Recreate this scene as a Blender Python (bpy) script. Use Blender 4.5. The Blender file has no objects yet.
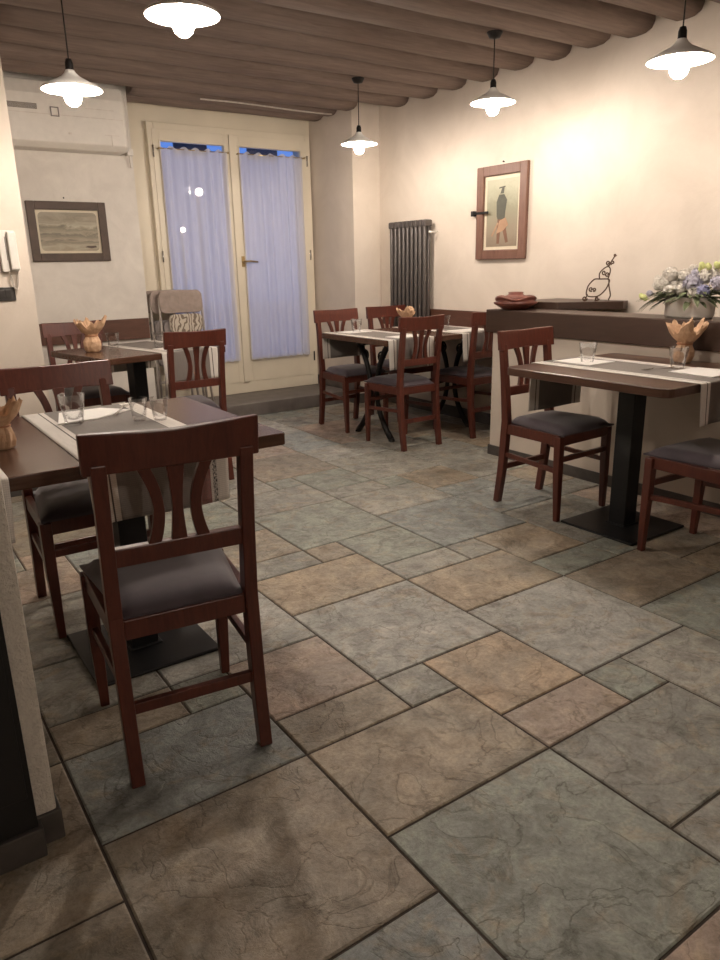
import bpy, bmesh, math, random
from mathutils import Vector, Matrix, noise
PI = math.pi
rnd = random.Random(7)
S = bpy.context.scene
col = S.collection

# ------------------------------------------------------------------ helpers
def V(*a): return Vector(a)
def new(): return bmesh.new()
def quadbox(bm, x0, x1, y0, y1, z0, z1, M=None):
    vs = [V(x, y, z) for z in (z0, z1) for x, y in ((x0, y0), (x1, y0), (x1, y1), (x0, y1))]
    if M: vs = [M @ v for v in vs]
    v = [bm.verts.new(c) for c in vs]
    for f in ((3, 2, 1, 0), (4, 5, 6, 7), (0, 1, 5, 4), (1, 2, 6, 5), (2, 3, 7, 6), (3, 0, 4, 7)):
        bm.faces.new([v[i] for i in f])
    return v
def sweep(bm, pts, w, d, side=V(1, 0, 0)):
    """rectangular bar along a polyline; w along `side`, d across; w/d may be lists"""
    n = len(pts); rings = []
    for i, p in enumerate(pts):
        p = Vector(p)
        t = (Vector(pts[min(i + 1, n - 1)]) - Vector(pts[max(i - 1, 0)])).normalized()
        s = (side - t * side.dot(t)).normalized(); u = t.cross(s)
        ww = w[i] if isinstance(w, (list, tuple)) else w
        dd = d[i] if isinstance(d, (list, tuple)) else d
        rings.append([bm.verts.new(p + s * a * ww / 2 + u * b * dd / 2) for a, b in ((-1, -1), (1, -1), (1, 1), (-1, 1))])
    for a, b in zip(rings, rings[1:]):
        for k in range(4): bm.faces.new([a[k], a[(k + 1) % 4], b[(k + 1) % 4], b[k]])
    bm.faces.new(rings[0][::-1]); bm.faces.new(rings[-1])
def tube(bm, pts, r, n=8, cap=True):
    pts = [Vector(p) for p in pts]; m = len(pts); rings = []; prev = None
    for i, p in enumerate(pts):
        t = (pts[min(i + 1, m - 1)] - pts[max(i - 1, 0)]).normalized()
        if prev is None:
            a = V(0, 0, 1) if abs(t.z) < .9 else V(1, 0, 0); s = t.cross(a).normalized()
        else: s = (prev - t * prev.dot(t)).normalized()
        prev = s; u = t.cross(s)
        rr = r[i] if isinstance(r, (list, tuple)) else r
        rings.append([bm.verts.new(p + (s * math.cos(k * 2 * PI / n) + u * math.sin(k * 2 * PI / n)) * rr) for k in range(n)])
    for a, b in zip(rings, rings[1:]):
        for k in range(n):
            f = bm.faces.new([a[k], a[(k + 1) % n], b[(k + 1) % n], b[k]]); f.smooth = True
    if cap: bm.faces.new(rings[0][::-1]); bm.faces.new(rings[-1])
def lathe(bm, prof, c=(0, 0, 0), n=32, sx=1, sy=1, fn=None, closed=False):
    rings = []
    for j, (r, z) in enumerate(prof):
        ring = []
        for k in range(n):
            a = 2 * PI * k / n
            rr, zz = (r, z) if fn is None else fn(r, z, a, j)
            ring.append(bm.verts.new((c[0] + rr * math.cos(a) * sx, c[1] + rr * math.sin(a) * sy, c[2] + zz)))
        rings.append(ring)
    for a, b in zip(rings, rings[1:]):
        for k in range(n):
            f = bm.faces.new([a[k], a[(k + 1) % n], b[(k + 1) % n], b[k]]); f.smooth = True
    if closed:
        bm.faces.new(rings[0][::-1]); bm.faces.new(rings[-1])
def prism(bm, poly, a, b, axis='y', M=None):
    """2-D outline extruded between a and b along axis"""
    def P(u, v, w):
        p = {'y': V(u, w, v), 'x': V(w, u, v), 'z': V(u, v, w)}[axis]
        return M @ p if M else p
    A = [bm.verts.new(P(u, v, a)) for u, v in poly]; B = [bm.verts.new(P(u, v, b)) for u, v in poly]
    n = len(poly)
    for k in range(n): bm.faces.new([A[k], A[(k + 1) % n], B[(k + 1) % n], B[k]])
    bm.faces.new(A[::-1]); bm.faces.new(B)
def rrect(x0, x1, y0, y1, r, n=5):
    out = []
    for cx, cy, a0 in ((x1 - r, y1 - r, 0), (x0 + r, y1 - r, PI / 2), (x0 + r, y0 + r, PI), (x1 - r, y0 + r, 1.5 * PI)):
        for k in range(n + 1):
            a = a0 + PI / 2 * k / n; out.append((cx + r * math.cos(a), cy + r * math.sin(a)))
    return out
def obj(name, bm, mat, parent=None, bevel=0, smooth=False, uv=None):
    bmesh.ops.recalc_face_normals(bm, faces=bm.faces[:])
    me = bpy.data.meshes.new(name); bm.to_mesh(me); bm.free()
    for m in (mat if isinstance(mat, list) else [mat]): me.materials.append(m)
    if smooth:
        for p in me.polygons: p.use_smooth = True
    o = bpy.data.objects.new(name, me); col.objects.link(o)
    if parent: o.parent = parent
    if bevel:
        b = o.modifiers.new('bevel', 'BEVEL'); b.width = bevel; b.segments = 2; b.limit_method = 'ANGLE'; b.angle_limit = .7
    return o
def thing(name, label, cat, loc=(0, 0, 0), rz=0, group=None):
    o = bpy.data.objects.new(name, None); col.objects.link(o); o.empty_display_size = .1
    o.location = loc; o.rotation_euler = (0, 0, rz); o['label'] = label; o['category'] = cat
    if group: o['group'] = group
    return o
def tag(o, label, cat, group=None):
    o['label'] = label; o['category'] = cat
    if group: o['group'] = group
    return o
def struct(name, bm, mat, label=None, parent=None, bevel=0):
    o = obj(name, bm, mat, parent, bevel)
    if not parent: o['kind'] = 'structure'; o['category'] = name.split('_')[0]
    if label: o['label'] = label
    return o
def dup(root, loc, rz, label, group=None):
    def cp(o, par):
        c = o.copy(); col.objects.link(c); c.parent = par
        for ch in o.children: cp(ch, c)
        return c
    r = cp(root, None); r.location = loc; r.rotation_euler = (0, 0, rz); r['label'] = label
    if group: r['group'] = group
    return r

# ------------------------------------------------------------------ materials
class NT:
    def __init__(s, name):
        s.m = bpy.data.materials.new(name); s.m.use_nodes = True; s.t = s.m.node_tree; s.n = s.t.nodes; s.l = s.t.links
        s.b = s.n['Principled BSDF']; s.out = s.n['Material Output']
    def node(s, typ, **kw):
        n = s.n.new(typ)
        for k, v in kw.items():
            if k in ('operation', 'blend_type', 'data_type', 'noise_dimensions', 'wave_type', 'bands_direction', 'attribute_name', 'feature', 'wave_profile', 'distance'): setattr(n, k, v)
            else: n.inputs[k.replace('_', ' ')].default_value = v
        return n
    def coord(s, scale=(1, 1, 1), kind='Object', rot=(0, 0, 0)):
        tc = s.n.new('ShaderNodeTexCoord'); mp = s.n.new('ShaderNodeMapping')
        mp.inputs['Scale'].default_value = scale; mp.inputs['Rotation'].default_value = rot
        s.l.new(tc.outputs[kind], mp.inputs[0]); return mp.outputs[0]
    def noise(s, co, scale, detail=4, rough=.5, dist=0):
        n = s.node('ShaderNodeTexNoise', Scale=scale, Detail=detail, Roughness=rough, Distortion=dist); s.l.new(co, n.inputs['Vector']); return n.outputs['Fac']
    def ramp(s, fac, stops, interp='LINEAR'):
        r = s.n.new('ShaderNodeValToRGB'); r.color_ramp.interpolation = interp
        e = r.color_ramp.elements
        while len(e) > 1: e.remove(e[-1])
        e[0].position = stops[0][0]; e[0].color = (*stops[0][1], 1)
        for p, c in stops[1:]:
            x = e.new(p); x.color = (*c, 1)
        s.l.new(fac, r.inputs[0]); return r.outputs[0]
    def mix(s, fac, a, b, mode='MIX'):
        m = s.n.new('ShaderNodeMix'); m.data_type = 'RGBA'; m.blend_type = mode
        for i, v in ((0, fac), (6, a), (7, b)):
            if isinstance(v, (int, float)): m.inputs[i].default_value = v
            elif isinstance(v, tuple): m.inputs[i].default_value = (*v, 1)
            else: s.l.new(v, m.inputs[i])
        return m.outputs[2]
    def math(s, op, a, b=0):
        m = s.n.new('ShaderNodeMath'); m.operation = op
        for i, v in ((0, a), (1, b)):
            if isinstance(v, (int, float)): m.inputs[i].default_value = v
            else: s.l.new(v, m.inputs[i])
        return m.outputs[0]
    def color(s, c):
        if isinstance(c, tuple): s.b.inputs['Base Color'].default_value = (*c, 1)
        else: s.l.new(c, s.b.inputs['Base Color'])
    def bump(s, h, st=.3, d=.01):
        b = s.node('ShaderNodeBump', Strength=st, Distance=d); s.l.new(h, b.inputs['Height']); s.l.new(b.outputs[0], s.b.inputs['Normal'])
def plain(name, c, rough=.5, metal=0, var=.12, scale=30):
    t = NT(name); co = t.coord(); n = t.noise(co, scale, 3)
    d = tuple(x * (1 - var) for x in c); l = tuple(min(1, x * (1 + var)) for x in c)
    t.color(t.ramp(n, [(.3, d), (.7, l)])); t.b.inputs['Roughness'].default_value = rough; t.b.inputs['Metallic'].default_value = metal
    return t.m
def wood(name, dark, light, scale=(3, 3, 3), rough=.35, grain=12, bump=.05):
    t = NT(name); co = t.coord(scale)
    n = t.noise(co, grain, 6, .6, .6); n2 = t.noise(co, grain * .2, 2)
    c = t.ramp(n, [(.3, dark), (.7, light)]); c = t.mix(.35, c, t.ramp(n2, [(.3, dark), (.7, light)]))
    t.color(c); t.b.inputs['Roughness'].default_value = rough; t.bump(n, bump, .002)
    return t.m
def plaster(name, a, b, bs=.25, sc=2.2):
    t = NT(name); co = t.coord()
    n = t.noise(co, sc, 6, .6, .5); n2 = t.noise(co, 40, 5, .6)
    t.color(t.ramp(n, [(.3, a), (.7, b)])); t.b.inputs['Roughness'].default_value = .85
    t.bump(t.math('ADD', n, t.math('MULTIPLY', n2, .25)), bs, .01); return t.m

M = {}
M['wall'] = plaster('cream_plaster', (.585, .51, .43), (.69, .61, .525), .45)
M['wall_cool'] = plaster('pale_plaster', (.60, .56, .51), (.72, .68, .62), .35, 5)
M['stucco'] = plaster('rough_stucco', (.72, .66, .58), (.84, .78, .69), 1.0, 90)
M['cream_wood'] = plain('cream_paint', (.68, .61, .48), .45, 0, .04, 4)
M['chair'] = wood('mahogany_wood', (.058, .0125, .0075), (.125, .03, .017), (10, 10, 1.5), .33, 9)
M['table'] = wood('dark_table_wood', (.05, .022, .013), (.115, .055, .033), (1.2, 9, 9), .27, 7, .12)
M['table_side'] = wood('dark_table_wood_crosswise', (.05, .022, .013), (.105, .052, .032), (9, 1.2, 9), .3, 7, .12)
M['beam_cap'] = wood('dark_cap_wood', (.038, .02, .013), (.065, .036, .024), (4, 1, 8), .42, 6)
M['board'] = wood('brown_board', (.07, .028, .016), (.12, .052, .032), (1.5, 6, 8), .45, 6)
M['board_y'] = wood('brown_board_lengthwise', (.065, .026, .015), (.11, .048, .03), (6, 1.5, 8), .45, 6)
M['ceil_beam'] = wood('aged_beam_wood', (.15, .108, .088), (.27, .205, .172), (1.2, 12, 12), .8, 4, .5)
M['ceil_board'] = wood('ceiling_board_wood', (.11, .08, .066), (.20, .15, .125), (8, 1, 8), .85, 4, .3)
M['dark_panel'] = plain('dark_panel_wood', (.006, .005, .005), .6)
M['black_metal'] = plain('black_metal', (.010, .010, .011), .42, .3)
M['iron'] = plain('cast_iron', (.016, .014, .013), .5, .6)
M['iron_brown'] = plain('rusty_wrought_iron', (.09, .05, .03), .6, .4)
M['radiator'] = plain('grey_radiator_enamel', (.085, .072, .066), .4, .2, .05)
M['white_plastic'] = plain('white_plastic', (.72, .68, .62), .4, 0, .03)
M['grey_plastic'] = plain('grey_plastic', (.22, .19, .18), .5)
M['black_plastic'] = plain('dark_plastic', (.03, .026, .023), .4)
M['brass'] = plain('worn_brass', (.45, .33, .16), .3, .9)
M['steel'] = plain('steel', (.6, .58, .55), .25, 1)
M['grey_tube'] = plain('grey_tube', (.45, .40, .36), .35, .4)
M['taupe'] = plain('taupe_panel', (.30, .235, .20), .5)
M['enamel'] = plain('white_enamel', (.82, .80, .76), .3, 0, .02)
M['baseboard'] = plain('dark_stone_skirting', (.075, .066, .06), .45, 0, .25, 12)
M['step'] = plain('stone_step', (.13, .112, .10), .45, 0, .25, 8)
M['terracotta'] = plain('dark_terracotta', (.15, .045, .03), .45, 0, .3, 20)
M['ceramic'] = plain('off_white_ceramic', (.68, .64, .58), .35, 0, .04)
M['paper'] = plain('white_paper', (.80, .77, .73), .7, 0, .03)
M['ribbon'] = plain('raffia_tie', (.42, .20, .10), .7)
M['leaf'] = plain('leaf_green', (.13, .15, .075), .6, 0, .45, 25)
M['stem'] = plain('bud_green', (.48, .50, .20), .6, 0, .2)
M['mat'] = plain('cream_mat', (.62, .55, .42), .7, 0, .04)
M['frame_dark'] = wood('dark_frame_wood', (.05, .03, .02), (.085, .052, .035), (2, 6, 2), .5, 10)
M['frame_red'] = wood('reddish_frame_wood', (.11, .05, .033), (.19, .095, .065), (8, 8, 1.5), .5, 8)
M['cable'] = plain('pale_cable', (.62, .56, .50), .6)
M['ext'] = plain('outside_masonry', (.10, .095, .10), .9)

def fabric():
    t = NT('seat_fabric'); co = t.coord(); n = t.noise(co, 5, 3, .6); n2 = t.noise(co, 260, 2)
    t.color(t.ramp(n, [(.3, (.034, .025, .033)), (.7, (.078, .057, .07))])); t.b.inputs['Roughness'].default_value = .7
    t.b.inputs['Sheen Weight'].default_value = .35; t.bump(n2, .15, .001); return t.m
M['seat'] = fabric()
def bagpaper():
    t = NT('brown_kraft_paper'); co = t.coord(); n = t.noise(co, 28, 4, .6, .8)
    t.color(t.ramp(n, [(.3, (.46, .28, .16)), (.7, (.66, .44, .28))])); t.b.inputs['Roughness'].default_value = .75
    t.bump(n, .5, .01); return t.m
M['kraft'] = bagpaper()
def runner_mat(name, printed=False):
    t = NT(name); tc = t.n.new('ShaderNodeTexCoord'); sp = t.n.new('ShaderNodeSeparateXYZ'); t.l.new(tc.outputs['UV'], sp.inputs[0])
    g = (.21, .185, .165); w = (.72, .67, .61); k = (.10, .085, .075); p = (.50, .20, .17)
    if printed:
        st = [(0, w), (.13, k), (.142, w), (.18, g), (.84, k), (.85, w)]
    else:
        st = [(0, w), (.105, k), (.12, w), (.165, g), (.835, w), (.88, k), (.895, w)]
    c = t.ramp(sp.outputs[0], st, 'CONSTANT')
    mp = t.coord((1, 1, 1), 'UV')
    wv = t.node('ShaderNodeTexWave', bands_direction='Y', Scale=55, Distortion=1.5, Detail=2); t.l.new(mp, wv.inputs['Vector'])
    wv2 = t.node('ShaderNodeTexWave', bands_direction='X', Scale=38, Distortion=1.0, Detail=2); t.l.new(mp, wv2.inputs['Vector'])
    n = t.noise(t.coord((60, 12, 1), 'UV'), 1.0, 4, .6)
    wgt = t.math('ADD', t.math('MULTIPLY', wv.outputs['Fac'], .22), t.math('MULTIPLY', n, .5))
    c = t.mix(1.0, c, t.ramp(wgt, [(.1, (.72, .72, .72)), (.55, (1, 1, 1))]), 'MULTIPLY')
    if printed:   # a column of small black characters beside the white edge, and broken print in the pink band
        vn = t.n.new('ShaderNodeTexNoise'); vn.inputs['Scale'].default_value = 1; vn.inputs['Detail'].default_value = 2
        t.l.new(t.coord((260, 120, 1), 'UV'), vn.inputs['Vector'])
        on = t.math('GREATER_THAN', vn.outputs['Fac'], .5); dr = t.math('LESS_THAN', sp.outputs[1], .15)
        pk = t.math('MULTIPLY', t.math('MULTIPLY', t.math('GREATER_THAN', sp.outputs[0], .76), t.math('LESS_THAN', sp.outputs[0], .855)), t.math('LESS_THAN', sp.outputs[1], .10))
        c = t.mix(t.math('MULTIPLY', pk, t.math('ADD', t.math('MULTIPLY', on, .4), .35)), c, (.42, .17, .16))
        a = t.math('GREATER_THAN', sp.outputs[0], .872); b = t.math('LESS_THAN', sp.outputs[0], .905)
        c = t.mix(t.math('MULTIPLY', t.math('MULTIPLY', t.math('MULTIPLY', a, b), on), dr), c, (.04, .035, .035))
    t.color(c); t.b.inputs['Roughness'].default_value = .85
    t.bump(t.math('ADD', wv.outputs['Fac'], wv2.outputs['Fac']), .25, .001); return t.m
M['runner'] = runner_mat('woven_runner_cloth'); M['runner_print'] = runner_mat('woven_runner_cloth_printed', True)
def glass(name, rough=0.0, col_=(.96, .97, .97)):
    t = NT(name); t.b.inputs['Transmission Weight'].default_value = 1; t.b.inputs['Roughness'].default_value = rough
    t.b.inputs['IOR'].default_value = 1.47
    co = t.coord(); n = t.noise(co, 5, 1); t.color(t.ramp(n, [(.3, tuple(x * .98 for x in col_)), (.7, col_)])); return t.m
def tumbler():
    t = NT('tumbler_glass'); tr = t.n.new('ShaderNodeBsdfTransparent'); tr.inputs[0].default_value = (.985, .985, .985, 1); gl = t.n.new('ShaderNodeBsdfGlossy'); gl.inputs['Roughness'].default_value = .03
    lw = t.n.new('ShaderNodeLayerWeight'); lw.inputs[0].default_value = .28; n = t.noise(t.coord(), 60, 2)
    mx = t.n.new('ShaderNodeMixShader'); t.l.new(t.math('ADD', t.math('MULTIPLY', lw.outputs['Fresnel'], .5), t.math('MULTIPLY', n, .04)), mx.inputs[0]); t.l.new(tr.outputs[0], mx.inputs[1]); t.l.new(gl.outputs[0], mx.inputs[2])
    t.l.new(mx.outputs[0], t.out.inputs[0]); return t.m
M['glass'] = tumbler()
def pane():
    t = NT('window_glass'); tr = t.n.new('ShaderNodeBsdfTransparent'); gl = t.n.new('ShaderNodeBsdfGlossy'); gl.inputs['Roughness'].default_value = .02
    fr = t.n.new('ShaderNodeFresnel'); fr.inputs[0].default_value = 1.45
    mx = t.n.new('ShaderNodeMixShader'); t.l.new(fr.outputs[0], mx.inputs[0]); t.l.new(tr.outputs[0], mx.inputs[1]); t.l.new(gl.outputs[0], mx.inputs[2])
    t.l.new(mx.outputs[0], t.out.inputs[0]); return t.m
M['pane'] = pane()
def curtain():
    t = NT('sheer_curtain'); co = t.coord((1, 1, 1))
    n = t.noise(t.coord((90, 90, 6)), 1, 3)
    d = t.n.new('ShaderNodeBsdfDiffuse'); d.inputs[0].default_value = (.78, .76, .78, 1)
    tl = t.n.new('ShaderNodeBsdfTranslucent'); tl.inputs[0].default_value = (.68, .65, .66, 1)
    tr = t.n.new('ShaderNodeBsdfTransparent')
    m1 = t.n.new('ShaderNodeMixShader'); m1.inputs[0].default_value = .36; t.l.new(d.outputs[0], m1.inputs[1]); t.l.new(tl.outputs[0], m1.inputs[2])
    m2 = t.n.new('ShaderNodeMixShader'); t.l.new(t.math('ADD', t.math('MULTIPLY', n, .14), .10), m2.inputs[0]); t.l.new(m1.outputs[0], m2.inputs[1]); t.l.new(tr.outputs[0], m2.inputs[2])
    t.l.new(m2.outputs[0], t.out.inputs[0]); return t.m
M['curtain'] = curtain()
def emit(name, c, st):
    t = NT(name); e = t.n.new('ShaderNodeEmission'); e.inputs[0].default_value = (*c, 1); e.inputs[1].default_value = st
    t.l.new(e.outputs[0], t.out.inputs[0]); return t.m
M['bulb'] = emit('lit_bulb', (1, .87, .75), 770)
M['street'] = emit('globe_glow', (1, .85, .7), 60)

# ---- floor tile material : per-tile stone colour in a face attribute, clefts in the noise
def tile_mat():
    t = NT('slate_look_tile'); a = t.n.new('ShaderNodeAttribute'); a.attribute_name = 'tile_colour'
    of = t.n.new('ShaderNodeAttribute'); of.attribute_name = 'tile_shift'
    tc = t.n.new('ShaderNodeTexCoord'); ad = t.n.new('ShaderNodeVectorMath'); ad.operation = 'ADD'
    t.l.new(tc.outputs['Object'], ad.inputs[0]); t.l.new(of.outputs['Vector'], ad.inputs[1]); co = ad.outputs[0]
    n1 = t.noise(co, 3.2, 5, .6, .6); n2 = t.noise(co, 13, 8, .66, .5); n3 = t.noise(co, 85, 6, .7, .4); n4 = t.noise(co, 6.5, 3, .6, 2.0)
    c = t.mix(t.ramp(n1, [(.38, (0, 0, 0)), (.68, (.6, .6, .6))]), a.outputs['Color'], (.185, .195, .175))
    c = t.mix(t.ramp(n4, [(.52, (0, 0, 0)), (.72, (.6, .6, .6))]), c, (.36, .285, .19))
    c = t.mix(1.0, c, t.ramp(n2, [(.3, (.62, .60, .57)), (.5, (1, 1, 1)), (.68, (1.32, 1.31, 1.28))]), 'MULTIPLY')
    c = t.mix(1.0, c, t.ramp(n3, [(.32, (.74, .73, .72)), (.6, (1.08, 1.08, 1.08))]), 'MULTIPLY')
    mg = t.n.new('ShaderNodeTexNoise'); mg.inputs['Scale'].default_value = 6; mg.inputs['Detail'].default_value = 8; mg.inputs['Distortion'].default_value = .6
    t.l.new(co, mg.inputs['Vector'])
    cr = t.ramp(mg.outputs['Fac'], [(.485, (1, 1, 1)), (.5, (.68, .66, .63)), (.515, (1, 1, 1))])
    c = t.mix(1.0, c, cr, 'MULTIPLY')
    t.color(c)
    rg = t.ramp(n2, [(.3, (.52, .52, .52)), (.7, (.36, .36, .36))]); t.l.new(rg, t.b.inputs['Roughness'])
    h = t.math('ADD', t.math('ADD', n2, t.math('MULTIPLY', n1, .5)), t.math('MULTIPLY', n3, .18))
    h = t.math('ADD', h, t.math('MULTIPLY', cr, .35))
    t.bump(h, .75, .010); return t.m
M['tile'] = tile_mat(); M['grout'] = plain('brown_grout', (.055, .04, .03), .9, 0, .2)

# ------------------------------------------------------------------ camera
f = 723.854; yaw, pitch, roll = -0.597797, 0.2895329, -0.0213136
fwd = V(-math.sin(yaw) * math.cos(pitch), math.cos(yaw) * math.cos(pitch), -math.sin(pitch))
rt = V(math.cos(yaw), math.sin(yaw), 0); up = rt.cross(fwd)
r2 = rt * math.cos(roll) + up * math.sin(roll); u2 = -rt * math.sin(roll) + up * math.cos(roll)
cd = bpy.data.cameras.new('camera'); cam = bpy.data.objects.new('camera', cd); col.objects.link(cam)
mw = Matrix((r2, u2, -fwd)).transposed().to_4x4(); mw.translation = V(0, 0, 1.25); cam.matrix_world = mw
cd.sensor_fit = 'VERTICAL'; cd.sensor_height = 24; cd.lens = f / 960 * 24; cd.clip_start = .02; cd.clip_end = 200
S.camera = cam

# ------------------------------------------------------------------ floor
UX, UY, MX, MY = .203 * 1.25, .44 * 1.25, .1445 * 1.25, .1437 * 1.25
XW0, XW1, YW0, YW1 = -2.6, 4.057, -2.7, 6.25
TAN, GREY, BLUE, PINK, GREEN, BROWN, LIGHT, OR = (.215, .172, .122), (.185, .178, .155), (.16, .172, .165), (.235, .178, .14), (.165, .175, .15), (.19, .155, .115), (.25, .245, .222), (.25, .185, .122)
KNOWN = {(3, 0): GREEN, (0, 2): BROWN, (3, 3): TAN, (3, 5): TAN, (5, 5): GREY, (5, 6): LIGHT, (6, 4): OR, (6, 3): PINK, (8, 3): GREEN,
         (8, 4): LIGHT, (6, 1): GREY, (0, 5): BLUE, (0, 7): BROWN, (2, 7): GREEN, (3, 6): PINK, (5, 9): TAN, (-3, 4): BROWN, (0, 0): BLUE,
         (3, 8): GREEN, (2, 8): LIGHT, (8, 7): TAN, (10, 7): GREY, (9, 1): BROWN, (11, 2): GREEN, (9, -1): GREY, (11, 5): BROWN, (8, 9): GREY}
def clip(v, a, b): return max(a, min(b, v))
def floor():
    bm = new()
    cells = []
    for a in range(-14, 22):
        for b in range(-14, 16):
            ox, oy = 3 * a + 2 * b, -2 * a + 6 * b
            for (dx, dy, w, h) in ((3, 0, 3, 3), (3, 3, 3, 2), (3, 5, 2, 1), (5, 5, 1, 1), (3, 6, 2, 2)):
                cells.append((ox + dx, oy + dy, w, h))
    cols = []; sh = []
    g = .0034
    for (i, j, w, h) in cells:
        x0, x1, y0, y1 = UX + i * MX + g, UX + (i + w) * MX - g, UY + j * MY + g, UY + (j + h) * MY - g
        x0, x1, y0, y1 = clip(x0, XW0, XW1), clip(x1, XW0, XW1), clip(y0, YW0, YW1), clip(y1, YW0, YW1)
        if x1 - x0 < .01 or y1 - y0 < .01: continue
        c = KNOWN.get((i, j)) or rnd.choice([TAN, GREY, BLUE, PINK, GREEN, BROWN, LIGHT, GREY, BROWN, GREY, GREEN])
        k = 1.62 + .3 * rnd.random(); c = tuple(q * k for q in c); s = (rnd.uniform(-40, 40), rnd.uniform(-40, 40), rnd.uniform(-9, 9))
        e = .004
        lo = [bm.verts.new(p) for p in ((x0, y0, -.006), (x1, y0, -.006), (x1, y1, -.006), (x0, y1, -.006))]
        mi = [bm.verts.new(p) for p in ((x0, y0, -.003), (x1, y0, -.003), (x1, y1, -.003), (x0, y1, -.003))]
        hi = [bm.verts.new(p) for p in ((x0 + e, y0 + e, 0), (x1 - e, y0 + e, 0), (x1 - e, y1 - e, 0), (x0 + e, y1 - e, 0))]
        bm.faces.new(hi); n = 1
        for A, B in ((lo, mi), (mi, hi)):
            for q in range(4): bm.faces.new([A[q], A[(q + 1) % 4], B[(q + 1) % 4], B[q]]); n += 1
        cols += [c] * n; sh += [s] * n
    nt = len(bm.faces)
    v = [bm.verts.new(p) for p in ((XW0 - .2, YW0 - .2, -.0045), (XW1 + .2, YW0 - .2, -.0045), (XW1 + .2, YW1 + .2, -.0045), (XW0 - .2, YW1 + .2, -.0045))]
    bm.faces.new(v)
    v = [bm.verts.new(p) for p in ((XW0 - .2, YW0 - .2, -.12), (XW0 - .2, YW1 + .2, -.12), (XW1 + .2, YW1 + .2, -.12), (XW1 + .2, YW0 - .2, -.12))]
    bm.faces.new(v)
    cols += [(.05, .04, .03)] * 2; sh += [(0, 0, 0)] * 2
    me = bpy.data.meshes.new('floor'); bm.to_mesh(me); bm.free()
    me.materials.append(M['tile']); me.materials.append(M['grout'])
    me.polygons[nt].material_index = 1; me.polygons[nt + 1].material_index = 1
    me.attributes.new('tile_colour', 'FLOAT_COLOR', 'CORNER').data.foreach_set('color', [v for c in cols for _ in range(4) for v in (*c, 1)])
    me.attributes.new('tile_shift', 'FLOAT_VECTOR', 'CORNER').data.foreach_set('vector', [v for c in sh for _ in range(4) for v in c])
    o = bpy.data.objects.new('floor', me); col.objects.link(o); o['kind'] = 'structure'; o['category'] = 'floor'; o['label'] = 'slate-look tiled floor in large and small mixed sizes'
floor()

# ------------------------------------------------------------------ shell
H = 2.64
def wallbox(name, boxes, mat, label):
    bm = new()
    for b in boxes: quadbox(bm, *b)
    return struct(name, bm, mat, label)
wallbox('wall_right', [(4.057, 4.3, -2.9, 5.55, 0, H)], M['wall'], 'long cream plaster wall on the right')
wallbox('wall_right_pier', [(3.77, 4.3, 5.55, 6.45, 0, H)], M['wall'], 'projecting cream pier between door and radiator')
wallbox('wall_door', [(1.985, 2.254, 6.25, 6.45, 0, H), (3.705, 3.77, 6.25, 6.45, 0, H), (2.254, 3.705, 6.25, 6.45, 2.35, H), (2.254, 3.705, 6.25, 6.45, 0, .11)], M['cream_wood'], 'cream wall around the glazed door')
wallbox('wall_picture', [(.866, 1.985, 5.9, 6.45, 0, H)], M['wall_cool'], 'pale plaster wall under the air conditioner')
wallbox('wall_intercom', [(-2.8, .866, 4.45, 6.45, 0, H)], M['wall'], 'cream wall with the intercom')
wallbox('wall_left', [(-2.8, -2.6, -2.9, 4.45, 0, H)], M['wall'], 'cream wall left of the room')
wallbox('wall_rear', [(-2.6, 4.057, -2.9, -2.7, 0, H)], M['wall'], 'cream wall behind the camera')
bm = new(); prism(bm, [(-1.4, 1.53), (.188, 1.53), (.188, 1.64), (-1.4, 1.64)], 0, .95, 'z')
struct('wall_stucco', bm, M['stucco'], 'rough white stucco end of a low wall at the left edge', bevel=.008)
bm = new(); quadbox(bm, -1.4, .196, 1.522, 1.648, 0, .078)
struct('baseboard_stucco', bm, M['baseboard'], 'dark stone skirting round the stucco wall end', bevel=.003)
bm = new(); quadbox(bm, -1.4, .142, 1.497, 1.5215, .075, .94); quadbox(bm, -1.4, .13, 1.49, 1.497, .16, .88)
struct('trim_1', bm, M['dark_panel'], 'almost black wooden panel in front of the stucco wall', bevel=.002)
bm = new(); quadbox(bm, -1.4, .150, 1.487, 1.5215, 0, .0745)
struct('baseboard_panel', bm, M['baseboard'], 'dark plinth under the black wooden panel', bevel=.003)

# half wall + cap
bm = new(); quadbox(bm, 3.408, 3.56, -.6, 3.44, 0, .812)
struct('wall_divider', bm, M['wall'], 'low cream dividing wall under the dark wooden cap', bevel=.006)
bm = new(); quadbox(bm, 3.40, 3.408, -.6, 3.44, 0, .066); quadbox(bm, 3.40, 3.56, 3.44, 3.448, 0, .066)
struct('baseboard_divider', bm, M['baseboard'], 'dark stone skirting along the low dividing wall')
bm = new(); quadbox(bm, 3.385, 3.64, -.6, 3.485, .812, .955)
struct('trim_2', bm, M['beam_cap'], 'thick dark wooden cap beam on the low dividing wall', bevel=.006)
bm = new(); prism(bm, [(3.62, 3.47), (4.05, 3.47), (4.05, 2.905), (3.97, 2.88), (3.645, 3.12)], .95, .998, 'z')
struct('trim_3', bm, M['beam_cap'], 'dark wooden corner ledge behind the cap beam', bevel=.003)
bm = new(); quadbox(bm, 3.64, 4.05, 3.40, 3.46, 0, .948)
struct('wall_divider_return', bm, M['wall'], 'short cream wall under the corner ledge')
# boards
bm = new(); quadbox(bm, .87, 1.975, 5.872, 5.899, .712, .872)
struct('trim_4', bm, M['board'], 'brown chair-rail board under the landscape picture', bevel=.003)
bm = new(); quadbox(bm, 4.03, 4.056, 3.49, 5.5, .72, .878)
struct('trim_5', bm, M['board_y'], 'brown chair-rail board along the right wall below the radiator', bevel=.003)
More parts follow.
